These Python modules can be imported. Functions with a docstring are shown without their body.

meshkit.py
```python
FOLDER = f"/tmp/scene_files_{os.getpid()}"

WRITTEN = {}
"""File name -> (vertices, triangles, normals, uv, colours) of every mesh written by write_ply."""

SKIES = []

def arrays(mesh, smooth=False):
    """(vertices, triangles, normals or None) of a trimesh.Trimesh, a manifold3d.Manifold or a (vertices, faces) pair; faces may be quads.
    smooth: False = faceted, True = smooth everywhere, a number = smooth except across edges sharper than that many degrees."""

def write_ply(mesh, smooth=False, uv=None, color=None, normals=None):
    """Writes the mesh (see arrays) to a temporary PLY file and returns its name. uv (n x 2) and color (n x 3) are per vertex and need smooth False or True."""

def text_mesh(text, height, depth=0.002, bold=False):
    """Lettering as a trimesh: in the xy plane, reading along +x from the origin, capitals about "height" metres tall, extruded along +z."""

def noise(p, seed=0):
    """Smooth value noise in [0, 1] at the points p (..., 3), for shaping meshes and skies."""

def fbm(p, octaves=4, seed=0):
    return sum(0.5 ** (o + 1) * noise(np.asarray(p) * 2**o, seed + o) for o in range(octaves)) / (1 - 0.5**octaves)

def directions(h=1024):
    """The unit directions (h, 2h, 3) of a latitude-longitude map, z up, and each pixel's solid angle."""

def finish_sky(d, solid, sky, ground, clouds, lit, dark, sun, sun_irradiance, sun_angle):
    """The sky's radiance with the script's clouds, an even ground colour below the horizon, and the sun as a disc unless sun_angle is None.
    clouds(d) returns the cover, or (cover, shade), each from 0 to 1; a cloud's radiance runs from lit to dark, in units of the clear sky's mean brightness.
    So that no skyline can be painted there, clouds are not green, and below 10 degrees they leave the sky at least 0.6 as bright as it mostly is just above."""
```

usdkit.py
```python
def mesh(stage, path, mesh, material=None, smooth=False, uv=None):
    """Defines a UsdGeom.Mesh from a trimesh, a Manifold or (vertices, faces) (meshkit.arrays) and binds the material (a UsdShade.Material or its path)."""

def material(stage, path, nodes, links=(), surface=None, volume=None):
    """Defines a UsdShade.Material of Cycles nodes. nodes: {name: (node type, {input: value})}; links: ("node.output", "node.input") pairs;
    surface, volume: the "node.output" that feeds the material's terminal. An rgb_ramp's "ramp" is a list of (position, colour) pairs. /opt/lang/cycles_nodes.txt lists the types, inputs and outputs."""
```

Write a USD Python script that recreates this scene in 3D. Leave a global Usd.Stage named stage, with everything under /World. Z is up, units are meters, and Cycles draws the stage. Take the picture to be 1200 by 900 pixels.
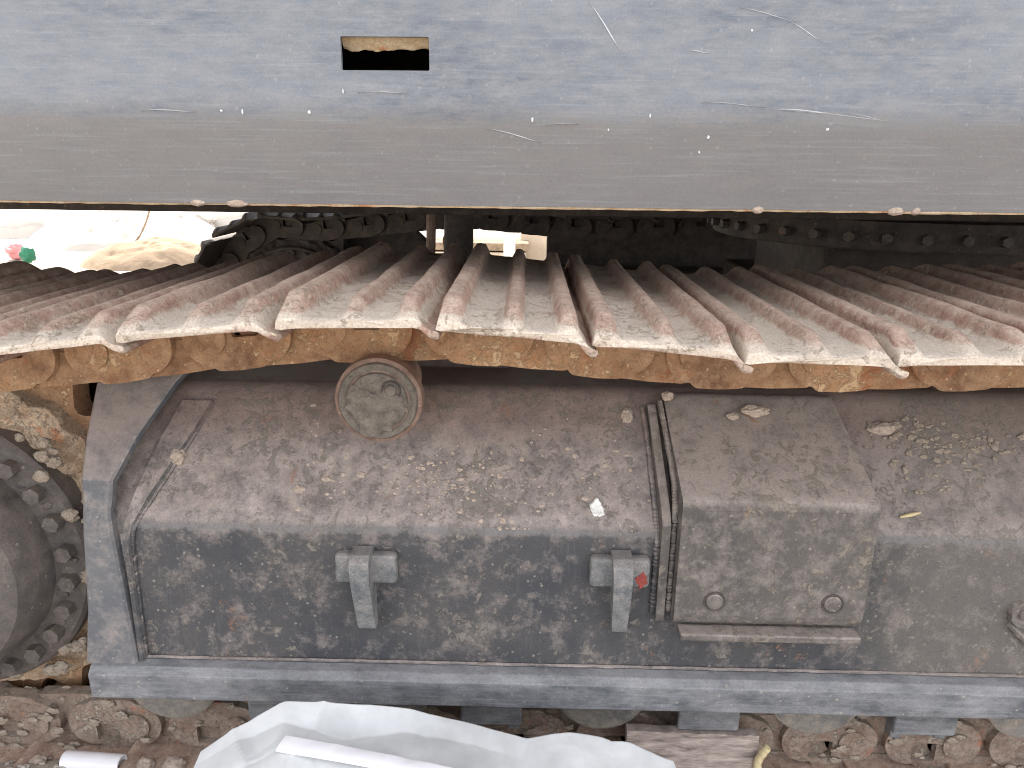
import math, random
import numpy as np, trimesh, shapely, manifold3d as m3
from shapely.geometry import Polygon, box as sbox, Point
import usdkit, meshkit
from meshkit import fbm, noise
from pxr import Usd, UsdGeom, UsdLux, UsdShade, Gf, Sdf, Vt

rng = random.Random(7)
nrng = np.random.default_rng(7)
stage = Usd.Stage.CreateInMemory()
UsdGeom.SetStageUpAxis(stage, UsdGeom.Tokens.z)
UsdGeom.SetStageMetersPerUnit(stage, 1.0)
UsdGeom.Xform.Define(stage, '/World')
UsdGeom.Scope.Define(stage, '/World/Looks')

# ---------------------------------------------------------------- camera, sky, sun, exposure
PITCH, YAW, ROLL = math.radians(16.76), math.radians(-1.0), math.radians(0.65)
EYE = np.array([0, -.9, 1.2])
EXPOSURE = 2.05
SUN_DIR = np.array([-.42, .62, .80]); SUN_DIR /= np.linalg.norm(SUN_DIR)
SUN_INTENSITY, SKY_STRENGTH = 0.72, 0.12

fw = np.array([math.sin(YAW) * math.cos(PITCH), math.cos(YAW) * math.cos(PITCH), -math.sin(PITCH)])
rt = np.cross(fw, [0, 0, 1]); rt /= np.linalg.norm(rt); up = np.cross(rt, fw)
rt, up = math.cos(ROLL) * rt + math.sin(ROLL) * up, math.cos(ROLL) * up - math.sin(ROLL) * rt
cam = UsdGeom.Camera.Define(stage, '/World/camera')
M4 = Gf.Matrix4d(*[float(x) for x in (*rt, 0, *up, 0, *(-fw), 0, *EYE, 1)])
cam.AddTransformOp().Set(M4)
cam.CreateHorizontalApertureAttr(36.0); cam.CreateVerticalApertureAttr(27.0)
cam.CreateFocalLengthAttr(26.1); cam.CreateClippingRangeAttr(Gf.Vec2f(.01, 500))
cam.CreateExposureAttr(EXPOSURE)

el = math.asin(SUN_DIR[2]); az = math.atan2(SUN_DIR[0], SUN_DIR[1])
sky_mat = usdkit.material(stage, '/World/Looks/sky_air', {
    'sky': ('sky_texture', dict(sky_type='single_scattering', sun_disc=False, sun_elevation=el, sun_rotation=az, aerosol_density=2.5)),
    'tc': ('texture_coordinate', {}),
    'n': ('noise_texture', dict(scale=2.2, detail=7, roughness=.6)),
    'r': ('rgb_ramp', dict(ramp=[(.25, (.45,) * 3), (.7, (.92,) * 3)])),
    'cloud': ('color', dict(value=(4.45, 4.3, 4.25))),
    'mx': ('mix', {}),
    'bg': ('background_shader', dict(strength=SKY_STRENGTH)),
}, [('tc.generated', 'n.vector'), ('n.fac', 'r.fac'), ('r.color', 'mx.fac'), ('sky.color', 'mx.color1'), ('cloud.color', 'mx.color2'), ('mx.color', 'bg.color')], surface='bg.background')
dome = UsdLux.DomeLight.Define(stage, '/World/sky')
UsdShade.MaterialBindingAPI.Apply(dome.GetPrim()).Bind(sky_mat)
dome.GetPrim().SetCustomDataByKey('kind', 'structure')
sun = UsdLux.DistantLight.Define(stage, '/World/sun')
sun.CreateNormalizeAttr(True); sun.CreateIntensityAttr(SUN_INTENSITY); sun.CreateAngleAttr(.53); sun.CreateColorAttr(Gf.Vec3f(1, .93, .82))
zx = SUN_DIR; xx = np.cross([0, 0, 1], zx); xx /= np.linalg.norm(xx); yx = np.cross(zx, xx)
sun.AddTransformOp().Set(Gf.Matrix4d(*[float(x) for x in (*xx, 0, *yx, 0, *zx, 0, 0, 0, 10, 1)]))

# ---------------------------------------------------------------- materials
def grime(name, base, base2, dust, dust_up=.5, dust_bias=-.2, rust=(.28, .11, .045), rust_t=.66, mud=(.42, .36, .29), mud_t=.66,
          rough=.62, bump=.5, scale=1.0, stretch=(1, 1, 1), mask=None, mask_col=(.5, .45, .38), grain=.25, band=None, metallic=0.0, streak=None, coat=0.0, speck=.55, wear=None):
    """Painted or bare metal that has worked outdoors: two paint tones, settled dust on upward faces, rust, mud splashes, fine grain."""
    n = {
        'geo': ('geometry', {}),
        'map': ('mapping', dict(scale=stretch)),
        'nA': ('noise_texture', dict(scale=5 * scale, detail=9, roughness=.66)),
        'rA': ('rgb_ramp', dict(ramp=[(.36, base), (.64, base2)])),
        'nB': ('noise_texture', dict(scale=24 * scale, detail=12, roughness=.76)),
        'sep': ('separate_xyz', {}),
        'upf': ('map_range', dict(from_min=-.1, from_max=.9, to_min=0, to_max=1, clamp=True)),
        'm1': ('math', dict(math_type='multiply_add', value2=dust_up, value3=dust_bias)),
        'm2': ('math', dict(math_type='multiply_add', value2=3.0, value3=-1.0)),
        'm3': ('math', dict(math_type='add', use_clamp=True)),
        'mixD': ('mix', dict(color2=dust)),
        'nC': ('noise_texture', dict(scale=11 * scale, detail=12, roughness=.74, distortion=.4)),
        'rC': ('map_range', dict(from_min=rust_t, from_max=rust_t + .07, clamp=True)),
        'nC2': ('noise_texture', dict(scale=60 * scale, detail=3)),
        'rustv': ('mix', dict(color1=rust, color2=tuple(min(1, c * 1.9) for c in rust))),
        'mixR': ('mix', {}),
        'nD': ('noise_texture', dict(scale=46 * scale, detail=9, roughness=.78, distortion=.5)),
        'nDs': ('math', dict(math_type='multiply_add', value2=.55)),
        'rD': ('map_range', dict(from_min=mud_t + .275, from_max=mud_t + .275 + .045, to_max=.85, clamp=True)),
        'vo': ('voronoi_texture', dict(scale=85 * scale, randomness=1)), 'vsep': ('separate_color', {}), 'vr': ('map_range', dict(from_min=.45, from_max=1, to_min=0, to_max=.26, clamp=True)),
        'vd': ('math', dict(math_type='subtract')), 'vm': ('map_range', dict(from_min=0, from_max=.08, to_min=0, to_max=speck, clamp=True)), 'mixV': ('mix', dict(color2=tuple(min(1, c * 1.25) for c in mud))),
        'mixM': ('mix', dict(color2=mud)),
        'nE': ('noise_texture', dict(scale=330, detail=4, roughness=.7)),
        'rE': ('map_range', dict(from_min=.3, from_max=.7, to_min=1 - grain, to_max=1 + grain)),
        'mul': ('vector_math', dict(math_type='scale')),
        'bh': ('math', dict(math_type='multiply_add', value2=.8)),
        'bh2': ('math', dict(math_type='multiply_add', value2=.35)),
        'bmp': ('bump', dict(strength=bump, distance=.003)),
        'p': ('principled_bsdf', dict(roughness=rough, metallic=metallic, specular_ior_level=.4, coat_weight=coat, coat_roughness=.4)),
    }
    l = [('geo.position', 'map.vector'), ('map.vector', 'nA.vector'), ('nA.fac', 'rA.fac'), ('map.vector', 'nB.vector'), ('geo.normal', 'sep.vector'),
         ('sep.z', 'upf.value'), ('upf.result', 'm1.value1'), ('nB.fac', 'm2.value1'), ('m1.value', 'm3.value1'), ('m2.value', 'm3.value2'),
         ('m3.value', 'mixD.fac'), ('rA.color', 'mixD.color1'), ('map.vector', 'nC.vector'), ('nC.fac', 'rC.value'), ('geo.position', 'nC2.vector'), ('nC2.fac', 'rustv.fac'),
         ('mixD.color', 'mixR.color1'), ('rustv.color', 'mixR.color2'), ('rC.result', 'mixR.fac'), ('geo.position', 'nD.vector'), ('nA.fac', 'nDs.value1'), ('nD.fac', 'nDs.value3'), ('nDs.value', 'rD.value'), ('geo.position', 'vo.vector'), ('vo.color', 'vsep.color'), ('vsep.r', 'vr.value'), ('vr.result', 'vd.value1'), ('vo.distance', 'vd.value2'), ('vd.value', 'vm.value'), ('vm.result', 'mixV.fac'), ('mixM.color', 'mixV.color1'),
         ('rD.result', 'mixM.fac'), ('geo.position', 'nE.vector'), ('nE.fac', 'rE.value'),
         ('rE.result', 'mul.scale'), ('mul.vector', 'p.base_color'), ('nB.fac', 'bh.value1'), ('rD.result', 'bh.value3'), ('nE.fac', 'bh2.value1'), ('bh.value', 'bh2.value3'),
         ('bh2.value', 'bmp.height'), ('bmp.normal', 'p.normal')]
    cur = 'mixR.color'
    if band:  # (axis, from, to, colour, amount): tint along one edge, such as fallen or rubbed dirt
        n['bsep'] = ('separate_xyz', {}); l += [('geo.position', 'bsep.vector')]
        for bi, (axis, a, b, colr, amt) in enumerate(band if isinstance(band, list) else [band]):
            n[f'brng{bi}'] = ('map_range', dict(from_min=a, from_max=b, to_min=-.35, to_max=.35 + amt, clamp=True))
            n[f'badd{bi}'] = ('math', dict(math_type='add')); n[f'bcl{bi}'] = ('map_range', dict(from_min=.35, from_max=.8, to_min=0, to_max=amt, clamp=True))
            n[f'bmix{bi}'] = ('mix', dict(color2=colr))
            l += [(f'bsep.{axis}', f'brng{bi}.value'), (f'brng{bi}.result', f'badd{bi}.value1'), ('nB.fac', f'badd{bi}.value2'), (f'badd{bi}.value', f'bcl{bi}.value'), (f'bcl{bi}.result', f'bmix{bi}.fac'), (cur, f'bmix{bi}.color1')]
            cur = f'bmix{bi}.color'
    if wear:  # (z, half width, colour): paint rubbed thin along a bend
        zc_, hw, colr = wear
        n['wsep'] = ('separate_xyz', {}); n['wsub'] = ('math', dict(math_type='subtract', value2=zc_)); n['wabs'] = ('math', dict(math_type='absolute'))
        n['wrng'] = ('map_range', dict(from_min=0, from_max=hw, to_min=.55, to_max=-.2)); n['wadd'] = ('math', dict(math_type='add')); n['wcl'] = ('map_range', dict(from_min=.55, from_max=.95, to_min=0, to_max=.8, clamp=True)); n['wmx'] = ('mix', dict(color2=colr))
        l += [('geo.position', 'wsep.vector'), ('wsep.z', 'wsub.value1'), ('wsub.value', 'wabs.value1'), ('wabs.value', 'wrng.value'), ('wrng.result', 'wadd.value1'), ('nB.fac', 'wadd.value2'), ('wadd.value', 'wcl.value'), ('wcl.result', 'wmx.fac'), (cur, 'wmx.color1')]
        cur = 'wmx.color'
    if mask:
        n['at'] = ('attribute', dict(attribute=mask)); n['mk'] = ('math', dict(math_type='multiply_add', value2=1.5, value3=-1.15)); n['mkn'] = ('math', dict(math_type='multiply', value2=2.3))
        n['mk2'] = ('math', dict(math_type='add')); n['mk3'] = ('map_range', dict(from_min=.45, from_max=.85, to_min=0, to_max=1, clamp=True)); n['mmx'] = ('mix', dict(color2=mask_col))
        l += [('at.fac', 'mk.value1'), ('mk.value', 'mk2.value1'), ('nC.fac', 'mkn.value1'), ('mkn.value', 'mk2.value2'), ('mk2.value', 'mk3.value'), ('mk3.result', 'mmx.fac'), (cur, 'mmx.color1')]
        cur = 'mmx.color'
    if streak:  # fine brush marks: (stretch, colour, threshold)
        st, sc_, th = streak
        n['smap'] = ('mapping', dict(scale=st)); n['sn'] = ('noise_texture', dict(scale=1, detail=6, roughness=.75)); n['sr'] = ('map_range', dict(from_min=th, from_max=th + .22, to_min=0, to_max=.55, clamp=True)); n['smx'] = ('mix', dict(color2=sc_))
        l += [('geo.position', 'smap.vector'), ('smap.vector', 'sn.vector'), ('sn.fac', 'sr.value'), ('sr.result', 'smx.fac'), (cur, 'smx.color1')]
        cur = 'smx.color'
    l += [(cur, 'mixM.color1'), ('mixV.color', 'mul.vector1')]
    return usdkit.material(stage, '/World/Looks/' + name, n, l, surface='p.BSDF')

DUST = (.40, .345, .29)
M = {}
M['skirt'] = grime('skirt_paint', (.095, .112, .140), (.165, .183, .212), (.22, .225, .235), dust_up=.2, dust_bias=-.12, rust_t=.9, mud=(.40, .39, .37), mud_t=.72, speck=.12, rough=.46, bump=.16,
                   stretch=(.7, 1, 2.2), grain=.10, band=('z', 1.285, 1.20, (.165, .157, .151), .75), streak=((5, 5, 190), (.26, .28, .30), .52))  # band: warmer grey tint over the lower flange
M['skirt_edge'] = grime('skirt_edge_rust', (.30, .19, .10), (.45, .33, .2), (.5, .42, .3), rust_t=.55, mud_t=.7, bump=.5)
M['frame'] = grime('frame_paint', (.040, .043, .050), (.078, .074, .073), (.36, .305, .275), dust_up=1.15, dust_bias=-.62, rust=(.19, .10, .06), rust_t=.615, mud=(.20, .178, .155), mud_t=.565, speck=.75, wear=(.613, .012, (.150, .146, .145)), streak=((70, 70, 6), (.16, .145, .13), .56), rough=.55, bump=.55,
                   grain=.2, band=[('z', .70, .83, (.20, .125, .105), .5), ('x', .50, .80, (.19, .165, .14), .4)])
M['plate'] = grime('end_plate_paint', (.080, .088, .100), (.125, .128, .135), (.33, .285, .26), dust_up=1.05, dust_bias=-.5, rust_t=.70, mud=(.30, .27, .23), mud_t=.68, rough=.5, bump=.3, grain=.15)
M['cover'] = grime('cover_paint', (.072, .066, .063), (.115, .102, .092), (.32, .275, .245), dust_up=1.0, dust_bias=-.50, rust=(.24, .13, .07), rust_t=.625, mud=(.215, .185, .15), mud_t=.555, speck=.7, streak=((70, 70, 6), (.18, .158, .135), .56), rough=.6, bump=.55, grain=.2)
M['rail'] = grime('rail_paint', (.060, .066, .074), (.11, .115, .122), (.28, .28, .285), dust_up=.45, dust_bias=-.2, rust=(.32, .17, .08), rust_t=.645, mud=(.30, .27, .22), mud_t=.66, rough=.42, bump=.4,
                  stretch=(.5, 1, 1), grain=.18, streak=((6, 60, 160), (.30, .32, .34), .5))
M['lug'] = grime('lug_paint', (.085, .095, .102), (.145, .150, .152), (.29, .27, .255), dust_up=.5, dust_bias=-.25, rust=(.28, .10, .08), rust_t=.64, mud_t=.72, rough=.55, bump=.4, scale=2)
M['shoe'] = grime('track_shoe_steel', (.20, .098, .075), (.36, .215, .165), (.48, .37, .29), dust_up=.5, dust_bias=-.32, rust=(.24, .10, .055), rust_t=.62, mud=(.54, .43, .32), mud_t=.57, rough=.8, bump=.75,
                  mask='soil', mask_col=(.53, .455, .375), grain=.3, scale=1.6)
M['link'] = grime('track_link_steel', (.14, .068, .036), (.44, .235, .115), (.46, .30, .18), dust_up=.35, dust_bias=-.2, rust=(.20, .085, .04), rust_t=.58, mud=(.56, .39, .235), mud_t=.545, rough=.75, bump=.7, grain=.25, scale=1.2)
M['low_link'] = grime('low_link_steel', (.15, .10, .075), (.23, .155, .115), (.36, .30, .245), dust_up=.8, dust_bias=-.26, rust=(.22, .095, .06), rust_t=.59, mud=(.36, .31, .25), mud_t=.54, rough=.75, bump=.8, grain=.3, scale=1.7)
M['cake'] = grime('caked_dirt', (.26, .155, .09), (.46, .33, .22), (.56, .45, .33), dust_up=.4, dust_bias=-.15, rust=(.36, .15, .07), rust_t=.56, mud=(.60, .50, .38), mud_t=.56, rough=.95, bump=1.0, grain=.4, scale=2)
M['hub'] = grime('hub_paint', (.055, .05, .048), (.085, .075, .07), (.17, .14, .12), dust_up=.5, dust_bias=-.3, rust=(.16, .09, .06), rust_t=.68, mud=(.25, .2, .16), mud_t=.72, rough=.6, bump=.35)
M['bolt'] = grime('bolt_steel', (.045, .043, .042), (.085, .08, .075), (.16, .13, .11), rust_t=.62, mud_t=.66, rough=.6, bump=.5, scale=3)
M['roller'] = grime('roller_steel', (.12, .07, .056), (.19, .115, .09), (.36, .26, .2), dust_up=.4, dust_bias=-.25, rust_t=.6, mud_t=.66, rough=.65, bump=.4)
M['cap'] = grime('roller_cap_steel', (.075, .066, .058), (.12, .104, .086), (.24, .205, .17), dust_up=.3, dust_bias=-.2, rust_t=.68, mud=(.13, .11, .09), mud_t=.62, rough=.7, bump=.7, scale=2)
M['low_cap'] = grime('low_roller_paint', (.10, .10, .097), (.17, .165, .155), (.32, .28, .23), dust_up=.5, dust_bias=-.2, rust_t=.66, mud=(.30, .25, .2), mud_t=.555, rough=.7, bump=.5, scale=1.5)
M['dark'] = grime('underbody_paint_far_shade', (.035, .03, .028), (.06, .05, .045), (.13, .10, .085), dust_up=.4, dust_bias=-.3, rust=(.14, .06, .04), rust_t=.64, mud=(.22, .15, .11), mud_t=.70, rough=.7, bump=.4)  # underbody paint; on the far track it stands in for backlit shade
M['house'] = grime('house_paint', (.26, .28, .30), (.30, .32, .34), (.36, .36, .35), rust_t=.9, mud_t=.85, rough=.45, bump=.1)
M['mudpack'] = grime('packed_mud', (.20, .15, .11), (.31, .25, .195), (.36, .31, .25), rust_t=.7, mud_t=.62, rough=1, bump=1.0, grain=.3, scale=3)
M['clod'] = grime('dry_mud', (.32, .245, .195), (.44, .35, .28), (.46, .385, .32), rust_t=.9, mud_t=.8, rough=1, bump=1.0, grain=.3, scale=3)
M['soil'] = grime('ground_soil', (.25, .205, .16), (.34, .295, .24), (.41, .37, .315), dust_up=.3, dust_bias=-.2, rust=(.30, .2, .13), rust_t=.62, mud=(.45, .415, .365), mud_t=.60, rough=1, bump=1.0, grain=.35, scale=.8)
M['stone'] = grime('stone_grey', (.24, .21, .18), (.38, .345, .30), (.42, .38, .33), rust_t=.75, mud_t=.7, rough=.95, bump=.7, scale=3)

def simple(name, col, rough=.6, var=.12, scale=8, bump=.2, stretch=(1, 1, 1), sub=0.0, trans=0.0, dist=.003):
    n = {'g': ('geometry', {}), 'mp': ('mapping', dict(scale=stretch)), 'n': ('noise_texture', dict(scale=scale, detail=8, roughness=.65, distortion=.3)),
         'r': ('rgb_ramp', dict(ramp=[(.3, tuple(c * (1 - var * 1.6) for c in col)), (.7, tuple(min(1, c * (1 + var)) for c in col))])),
         'b': ('bump', dict(strength=bump, distance=dist)), 'p': ('principled_bsdf', dict(roughness=rough, specular_ior_level=.35))}
    l = [('g.position', 'mp.vector'), ('mp.vector', 'n.vector'), ('n.fac', 'r.fac'), ('r.color', 'p.base_color'), ('n.fac', 'b.height'), ('b.normal', 'p.normal')]
    out = 'p.BSDF'
    if trans:
        n['t'] = ('translucent_bsdf', dict(color=col)); n['mx'] = ('mix_closure', dict(fac=trans))
        l += [('p.BSDF', 'mx.closure1'), ('t.BSDF', 'mx.closure2')]; out = 'mx.closure'
    return usdkit.material(stage, '/World/Looks/' + name, n, l, surface=out)
M['red'] = simple('red_primer', (.30, .06, .05), .6, .3, 60, .3)
M['sheet'] = simple('plastic_sheet', (.66, .68, .68), .5, .10, 14, .35, trans=.12)
M['pvc'] = simple('white_plastic', (.78, .77, .79), .4, .05, 20, .1)
M['bare'] = simple('bared_metal', (.60, .62, .64), .5, .1, 60, .2)
M['paper'] = simple('white_scrap', (.80, .80, .76), .7, .1, 60, .3)
M['wood'] = simple('weathered_wood', (.36, .30, .265), .85, .4, 9, .8, stretch=(2.5, 2.5, 14))
M['splint'] = simple('yellowed_plastic', (.56, .47, .27), .6, .2, 40, .3)
M['tarp'] = simple('pale_tarp', (.46, .42, .37), .7, .12, 1.2, .3, dist=.03)
M['clay'] = simple('clay_bank', (.30, .15, .07), .9, .25, 2.0, .6, dist=.05)
M['sand'] = simple('sand_heap', (.33, .245, .165), .95, .2, 3.0, .7, dist=.04)
M['green'] = simple('green_plastic', (.02, .15, .08), .45, .2, 10, .2)
M['pink'] = simple('pink_plastic', (.62, .25, .25), .5, .2, 10, .2)
M['twig'] = simple('dry_twig', (.30, .22, .15), .9, .3, 20, .4)
M['board'] = simple('beige_board', (.58, .47, .35), .8, .15, 4, .4)
M['post'] = simple('white_post', (.80, .77, .70), .6, .1, 6, .2)

# ---------------------------------------------------------------- helpers
used = {}
def path_for(parent, name):
    k = (parent, name); i = used.get(k, -1) + 1; used[k] = i
    return f'{parent}/{name}' if i == 0 else f'{parent}/{name}_{i:03d}'
def ppath(p):
    return '/World' if p is None else (p if isinstance(p, str) else str(p.GetPath()))
def arr(mesh, smooth=35):
    return meshkit.arrays(mesh, smooth)
def obj(name, mesh, mat, parent=None, smooth=35, xf=None, mask=None):
    v, f, n = mesh if isinstance(mesh, tuple) and len(mesh) == 3 else arr(mesh, smooth)
    mk = mask(v) if mask else None
    if xf is not None:
        v = v @ xf[:3, :3].T + xf[:3, 3]
        n = None if n is None else n @ xf[:3, :3].T
    p = path_for(ppath(parent), name)
    m = UsdGeom.Mesh.Define(stage, p)
    m.CreatePointsAttr(Vt.Vec3fArray.FromNumpy(np.ascontiguousarray(v, np.float32)))
    m.CreateFaceVertexCountsAttr(Vt.IntArray.FromNumpy(np.full(len(f), 3, np.int32)))
    m.CreateFaceVertexIndicesAttr(Vt.IntArray.FromNumpy(np.ascontiguousarray(f, np.int32).ravel()))
    m.CreateSubdivisionSchemeAttr('none')
    if n is not None:
        m.CreateNormalsAttr(Vt.Vec3fArray.FromNumpy(np.ascontiguousarray(n, np.float32))); m.SetNormalsInterpolation('vertex')
    if mk is not None:
        UsdGeom.PrimvarsAPI(m).CreatePrimvar('soil', Sdf.ValueTypeNames.FloatArray, 'vertex').Set(Vt.FloatArray.FromNumpy(np.asarray(mk, np.float32)))
    UsdShade.MaterialBindingAPI.Apply(m.GetPrim()).Bind(M[mat])
    return m.GetPrim()
def tag(o, label=None, cat=None, group=None, kind=None):
    for k, x in (('label', label), ('category', cat), ('group', group), ('kind', kind)):
        if x: o.SetCustomDataByKey(k, x)
    return o
def copy_part(src, name, parent, offset):
    p = path_for(ppath(parent), name)
    m = UsdGeom.Mesh.Define(stage, p)
    m.GetPrim().GetReferences().AddInternalReference(src.GetPath())
    m.AddTranslateOp().Set(Gf.Vec3d(*map(float, offset)))
    return m.GetPrim()
def grid(P, closed_u=False):
    """quads over an (r, c, 3) array of points."""
    P = np.asarray(P, float); r, c, _ = P.shape
    i = np.arange(r * c).reshape(r, c)
    a, b, d, e = i[:-1, :-1], i[:-1, 1:], i[1:, 1:], i[1:, :-1]
    q = np.stack([a, b, d, e], -1).reshape(-1, 4)
    if closed_u:
        q = np.vstack([q, np.stack([i[:-1, -1], i[:-1, 0], i[1:, 0], i[1:, -1]], -1).reshape(-1, 4)])
    f = np.vstack([q[:, [0, 1, 2]], q[:, [0, 2, 3]]])
    return trimesh.Trimesh(P.reshape(-1, 3), f, process=False)
def fix(m):
    m.merge_vertices(); m.fix_normals(); return m
def loft(sections, caps=True):
    """closed loops (k, n, 3) joined; ends capped by earcut in their own plane."""
    S = np.asarray(sections, float)
    m = grid(S, closed_u=True)
    parts = [m]
    if caps:
        for e in (0, -1):
            L = S[e]; c = L - L.mean(0); u, s, vt = np.linalg.svd(c, full_matrices=False)
            p2 = c @ vt[:2].T
            v2, f2 = trimesh.creation.triangulate_polygon(Polygon(p2), engine='earcut')
            idx = np.argmin(((v2[:, None] - p2[None]) ** 2).sum(-1), 1)
            parts.append(trimesh.Trimesh(L, idx[f2], process=False))
    return fix(trimesh.util.concatenate(parts))
def sweep_x(poly, xs, seg=.02, warp=None):
    """extrude a (y, z) polygon along x through the stations xs."""
    ring = np.array(shapely.segmentize(poly, seg).exterior.coords)[:-1]
    S = np.array([[(x, y, z) for y, z in ring] for x in xs])
    m = loft(S)
    if warp is not None: m.vertices = warp(m.vertices)
    return m
def rounded(pts, r):
    p = Polygon(pts)
    return p.buffer(-r, quad_segs=6).buffer(r, quad_segs=6)
def box(x0, x1, y0, y1, z0, z1, r=.003):
    m = m3.Manifold.hull(m3.Manifold.compose([m3.Manifold.sphere(r, 8).translate((x, y, z)) for x in (x0 + r, x1 - r) for y in (y0 + r, y1 - r) for z in (z0 + r, z1 - r)]))
    return m
def lathe_y(profile, n=40, at=(0, 0, 0)):
    """profile: (radius, y) pairs, revolved about the y axis."""
    pr = np.array(profile, float); a = np.linspace(0, 2 * np.pi, n, endpoint=False)
    P = np.stack([pr[:, None, 0] * np.cos(a), np.repeat(pr[:, 1:2], n, 1), pr[:, None, 0] * np.sin(a)], -1) + np.array(at)
    return fix(grid(P, closed_u=True))
def tube(pts, r, n=10, wob=0, seed=0):
    pts = np.array(pts, float); t = np.gradient(pts, axis=0); t /= np.linalg.norm(t, axis=1, keepdims=True)
    ref = np.array([0, 0, 1.0]) if abs(t[0, 2]) < .8 else np.array([0, 1.0, 0])
    u = np.cross(t, ref); u /= np.linalg.norm(u, axis=1, keepdims=True); w = np.cross(t, u)
    a = np.linspace(0, 2 * np.pi, n, endpoint=False); rr = np.broadcast_to(r, (len(pts),)).astype(float).copy()
    if wob: rr *= 1 + wob * (fbm(pts * 160, 2, seed) - .5) * 2
    S = pts[:, None] + rr[:, None, None] * (np.cos(a)[None, :, None] * u[:, None] + np.sin(a)[None, :, None] * w[:, None])
    return loft(S)
def lump(size, seed, sub=3, amp=.35, freq=2.3, flat=0):
    m = trimesh.creation.icosphere(sub, 1.0); v = m.vertices
    d = 1 + amp * (fbm(v * freq + seed * 3.7, 4, seed) - .5) * 2
    v = v * d[:, None] * np.array(size)
    m.vertices = v; return m
def roughen(m, amp, freq, seed=0, oct=3):
    n = m.vertex_normals
    m.vertices = m.vertices + n * ((fbm(m.vertices * freq, oct, seed) - .5) * 2 * amp)[:, None]; return m
def to_tm(man):
    q = man.to_mesh(); return trimesh.Trimesh(q.vert_properties[:, :3], q.tri_verts, process=False)
def frame_xf(o, t, n):
    """local (s, y, h) -> world, with s along t and h along n in the xz plane."""
    X = np.eye(4); X[:3, 0] = (t[0], 0, t[1]); X[:3, 1] = (0, 1, 0); X[:3, 2] = (n[0], 0, n[1]); X[:3, 3] = o; return X

# ---------------------------------------------------------------- ground (structure)
def warp_axis(lo, hi, n, c=0., k=3.4):
    t = np.linspace(-1, 1, n); s = np.sinh(k * t) / math.sinh(k); return c + np.where(s < 0, s * (c - lo), s * (hi - c))
def ground_z(x, y):
    p = np.stack([x, y, 0 * x], -1)
    near = np.exp(-((np.abs(x) / 2.4) ** 4)) * np.exp(-(((y - .2) / .8) ** 4))
    z = .055 + .05 * (fbm(p * 2.1, 4, 3) - .5) * near + .028 * (fbm(p * 17, 4, 5) - .3) * near
    z = z + .055 * np.exp(-((y - .17) / .10) ** 2) * (.55 + .9 * fbm(p * 5.5, 3, 11)) * near
    return z + .25 * (fbm(p * .22, 3, 9) - .5) * np.clip((np.hypot(x, y) - 4) / 12, 0, 1)
gx, gy = warp_axis(-160, 160, 360, 0, 7.6), warp_axis(-90, 250, 360, .15, 7.6)
GX, GY = np.meshgrid(gx, gy)
tag(obj('ground', grid(np.stack([GX, GY, ground_z(GX, GY)], -1)), 'soil', smooth=True), 'pale sandy soil with dust and debris under and around the tracks', 'ground', kind='structure')

# ---------------------------------------------------------------- excavator
EX = UsdGeom.Xform.Define(stage, '/World/excavator').GetPrim()
tag(EX, 'weathered tracked digger with grey skirt above its rusty crawler track and track frame', 'excavator')

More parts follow.
